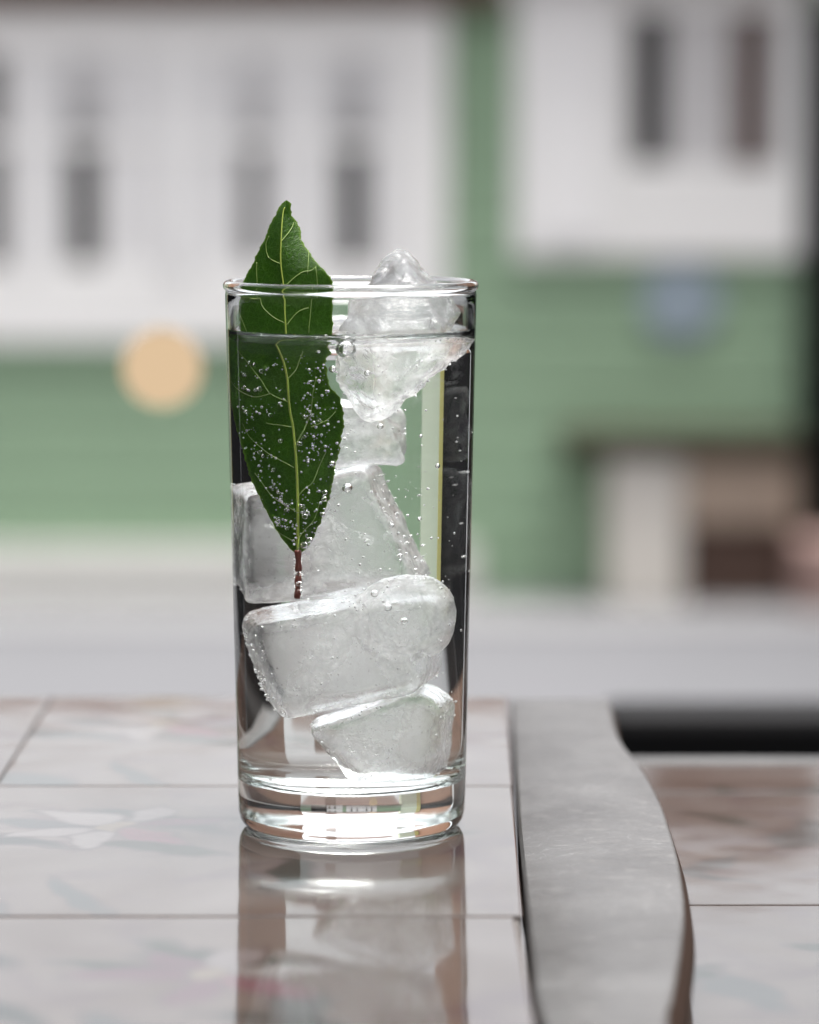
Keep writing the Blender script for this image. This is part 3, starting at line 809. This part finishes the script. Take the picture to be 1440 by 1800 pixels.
for f in bm.faces:
    for lp_ in f.loops: lp_[uvl].uv = uvs[lp_.vert]
from_bm('blade', bm, M['leaf'], leaf, True)
bm = bmesh.new()
pts = smoothline([p for p in Mp if p[1] > 356], 5)
tube(bm, [leaf_pt(x, y, -.00005) - LO for x, y in pts], [.00015 + .00020 * max(0, (y - 380) / 590) for x, y in pts], 8)
from_bm('midrib', bm, M['vein'], leaf, True)
VE = [[(493.6, 464), (472, 453.6), (466.5, 432), (472, 415.7)], [(450, 462), (449.5, 488)], [(542, 440), (542, 453), (540.5, 482)], [(494, 425), (510, 405), (516, 392)], [(499, 505), (520, 486), (533, 478), (546, 476), (556, 468)],
      [(503, 570), (483, 561.7), (465, 548), (456.7, 537.5), (451.7, 511.7), (450, 480), (450, 462)], [(456.7, 537.5), (441.7, 538), (429, 533), (426.7, 524)],
      [(505, 573), (525, 551.7), (543, 547.5)], [(543, 586.7), (549, 532.5), (557.5, 513), (558, 500), (555, 470)], [(549, 532.5), (528, 523), (515, 532.5), (502, 533)], [(421, 560), (434, 588)],
      [(507, 704), (475, 690), (460, 668), (445, 648), (430, 627), (420, 613)], [(475, 690), (447, 697), (420, 685), (410, 672)], [(505, 663), (520, 647), (527, 628), (533, 607)],
      [(520, 776), (537, 747), (547, 718), (550, 688), (556, 660)], [(516, 818), (478.5, 799), (465, 790), (440, 768), (428, 745)], [(522, 896), (482, 873), (460, 845), (450, 831)],
      [(522, 870), (535, 855), (550, 843), (562, 815), (574, 790)], [(523, 945), (533, 930), (552, 909), (562, 880)], [(522, 950), (490, 933), (475, 915)], [(513, 747), (493, 745), (472, 743), (468, 741)], [(547, 747), (575, 735), (590, 720)]]
for ve in VE:
    pts = smoothline(rl(ve), 6); n = len(pts)
    bm = bmesh.new(); tube(bm, [leaf_pt(x, y, -.00003) - LO for x, y in pts], [.00012 - .00006 * i / n for i in range(n)], 5)
    from_bm('side_vein', bm, M['vein_thin'], leaf, True)
stem_px = rl([(523, 962), (524, 985), (524, 1005), (523, 1025), (522, 1047)])
bm = bmesh.new(); sp = smoothline(stem_px, 5)
tube(bm, [leaf_pt(523 if False else x, min(y, 970)) - LO + Vector((0, 0, at_y(x, y, LEAF_Y).z - at_y(x, min(y, 970), LEAF_Y).z)) for x, y in sp], [.00070 + .00012 * math.sin(i * 1.1) for i in range(len(sp))], 10)
from_bm('stem', bm, M['stem'], leaf, True)

# ------------------------------------------------------------------ bubbles
def ico(r, sub): 
    bm = bmesh.new(); bmesh.ops.create_icosphere(bm, subdivisions=sub, radius=r); me = bpy.data.meshes.new('air_bubble'); bm.to_mesh(me); bm.free()
    for p in me.polygons: p.use_smooth = True
    me.materials.append(M['bubble']); return me
MM = 6.95                                          # photo pixels per mm at the glass
BIG = ico(1.0, 3)
def bubble(p, r, label, group):
    o = bpy.data.objects.new('air_bubble', BIG); COL.objects.link(o); o.location = p; o.scale = (r, r, r)
    tag(o, label, 'bubble', group); return o
fine = []                                          # (centre, radius) of the many tiny ones
def leaf_bub(px, py, rpx):
    r = rpx / MM * .001; x = real_px(px, py)
    return leaf_pt(x, py, -r * 1.02 - .00025), r
big_leaf = [(448, 641, 4), (440, 637, 4.5), (459, 651, 4.5), (430, 659, 4), (456, 682, 5), (431, 682, 5), (449, 685, 4), (492, 772, 4.5), (481, 823, 4), (433, 724, 5), (428, 717, 4), (474, 727, 4), (503, 925, 3.5), (534, 953, 6), (543, 944, 5.5),
            (570, 861, 5), (569, 872, 5), (566, 899, 4.5), (583, 811, 5.5), (504, 884, 4), (502, 893, 4), (490, 918, 4.2), (488, 909, 4), (535, 903, 5), (532, 885, 4), (539, 896, 4.5), (526, 776, 4.5), (534, 764, 4), (561, 735, 4), (534, 729, 4), (479, 854, 4), (489, 862, 4), (463, 800, 4), (456, 794, 4), (547, 726, 4), (558, 607, 4.5)]
for (x, y, r) in big_leaf:
    p, rr = leaf_bub(x, y, r); bubble(p, rr, 'tiny air bubble clinging to the dark front face of the leaf', 'bubbles on the leaf')
for (y, r, dx) in ((1003, 4.2, 0), (1012, 2.4, 1), (1021, 5, 1), (1034, 4.2, 2), (1045, 3, 2), (992, 2.5, -2)):
    x = real_px(524 + dx, y); p = at_y(x, y, LEAF_Y); rr = r / MM * .001; p.y -= .0008 + rr
    bubble(p, rr, 'tiny air bubble clinging to the red leaf stem', 'bubbles on the stem')
rb = random.Random(5)
def in_leaf(x, y):
    xr = real_px(x, y); return y > 604 and y < 965 and ip(Lp, y) + 2 < xr < ip(Rp, y) - 2
n = 0
clus = [(rb.gauss(0, 1) * 14 + cx, rb.gauss(0, 1) * 16 + cy) for cx, cy, m in ((440, 722, 16), (428, 660, 8), (552, 640, 18), (558, 690, 26), (550, 725, 18), (460, 800, 18), (440, 760, 12), (560, 770, 18), (540, 800, 14), (490, 870, 22), (500, 905, 22), (535, 890, 18), (545, 930, 10), (480, 840, 12), (520, 940, 12), (560, 870, 10), (575, 810, 10), (590, 740, 8), (480, 700, 8), (485, 640, 10)) for _ in range(int(m * 1.5))]
for (x, y) in clus:
    if in_leaf(x, y): fine.append(leaf_bub(x, y, rb.choice((.7, .8, 1.0, 1.2, 1.5, 1.8, 2.3))))
for _ in range(70):                                # fringe along the stem
    y = rb.uniform(972, 1048); s = rb.choice((-1, 1)); x = real_px(523.5 + s * rb.uniform(4.5, 7), y); p = at_y(x, y, LEAF_Y); p.y += rb.uniform(-.0006, .0006); fine.append((p, rb.uniform(.9, 1.5) / MM * .001))
GB = Vector((GC.x, GC.y, .0005))
def glass_xyz(px, py, yy):
    """apparent photo pixel -> point in the water at depth yy (mm from the axis)"""
    mag = 1.333 / (1.333 - .333 * (29 + yy) / 29) if yy < 29 else 1.9
    return Vector((GC.x + (px - 618.5) / mag / MM * .001, GC.y + yy * .001, (1450 - py) / 6.98 * .001))
def ok_in(p): 
    q = p - GB; return math.hypot(q.x, q.y) < r_in(max(q.z, .012)) - .0007 and FLOOR + .001 < q.z < WATER_Z - .001
# free or on the walls, right half
free = []
for _ in range(260):
    px, py = rb.uniform(600, 826), rb.triangular(605, 1380, 900); yy = rb.choice((-26, -22, -10, 0, 12, 20))
    p = glass_xyz(px, py, yy)
    if ok_in(p): free.append((p, rb.choice((.7, .9, 1.1, 1.4, 1.9, 2.4)) / MM * .001))
for (px, py, r) in ((803, 780, 4.5), (776, 802, 4.5), (810, 848, 4.5), (670, 733, 5), (742, 750, 3), (690, 903, 4), (590, 635, 6), (648, 642, 5), (705, 955, 4), (740, 892, 3.5), (660, 1020, 6), (683, 1044, 6.5), (712, 1068, 6), (614, 838, 8), (791, 877, 4), (793, 930, 4)):
    p = glass_xyz(px, py, -17)
    if ok_in(p): bubble(p, r / MM * .001, 'small air bubble suspended in the clear water of the glass', 'bubbles in the water')
fine += free
# bubbles strung along the ice edges
for o, cnt in zip(ice_objs, (260, 140, 220, 90, 140, 60)):
    fr = o.data.attributes['frost'].data; cand = [i for i in range(len(fr)) if fr[i].value > .55]
    for i in rb.sample(cand, min(cnt, len(cand))):
        v = o.data.vertices[i]
        if v.co.z > WATER_Z - .002: continue
        rr = rb.choice((.7, .9, 1.2, 1.6, 2.2)) / MM * .001; p = v.co + v.normal * rr * 1.1 + GB
        if ok_in(p): fine.append((p, rr))
bm = bmesh.new()
src = bmesh.new(); bmesh.ops.create_icosphere(src, subdivisions=2, radius=1.0)
sv = [v.co.copy() for v in src.verts]; sf = [[v.index for v in f.verts] for f in src.faces]; src.free()
V, Fc = [], []
for (p, r) in fine:
    b0 = len(V); V += [tuple((p - GB) + c * r) for c in sv]; Fc += [[b0 + i for i in f] for f in sf]
bm.free()
me = bpy.data.meshes.new('fine_bubbles'); me.from_pydata(V, [], Fc); me.update(); me.polygons.foreach_set('use_smooth', [True] * len(me.polygons))
fb = link('fine_bubbles', me, M['fizz']); fb.location = GB
tag(fb, 'fine fizz of pin-sized bubbles on leaf, ice and glass', 'bubbles', kind='stuff')
# one large bubble at the surface, beside the leaf
pb = glass_xyz(613, 583, -24); sbz = WATER_Z - .0018
bubble(Vector((pb.x, pb.y, .0005 + sbz)), .0024, 'largest round bubble, at the water surface between leaf and ice', 'bubbles at the surface')
print('fine bubbles', len(fine), 'D', D, 'HY', HY, 'eave', EAVE_Z)
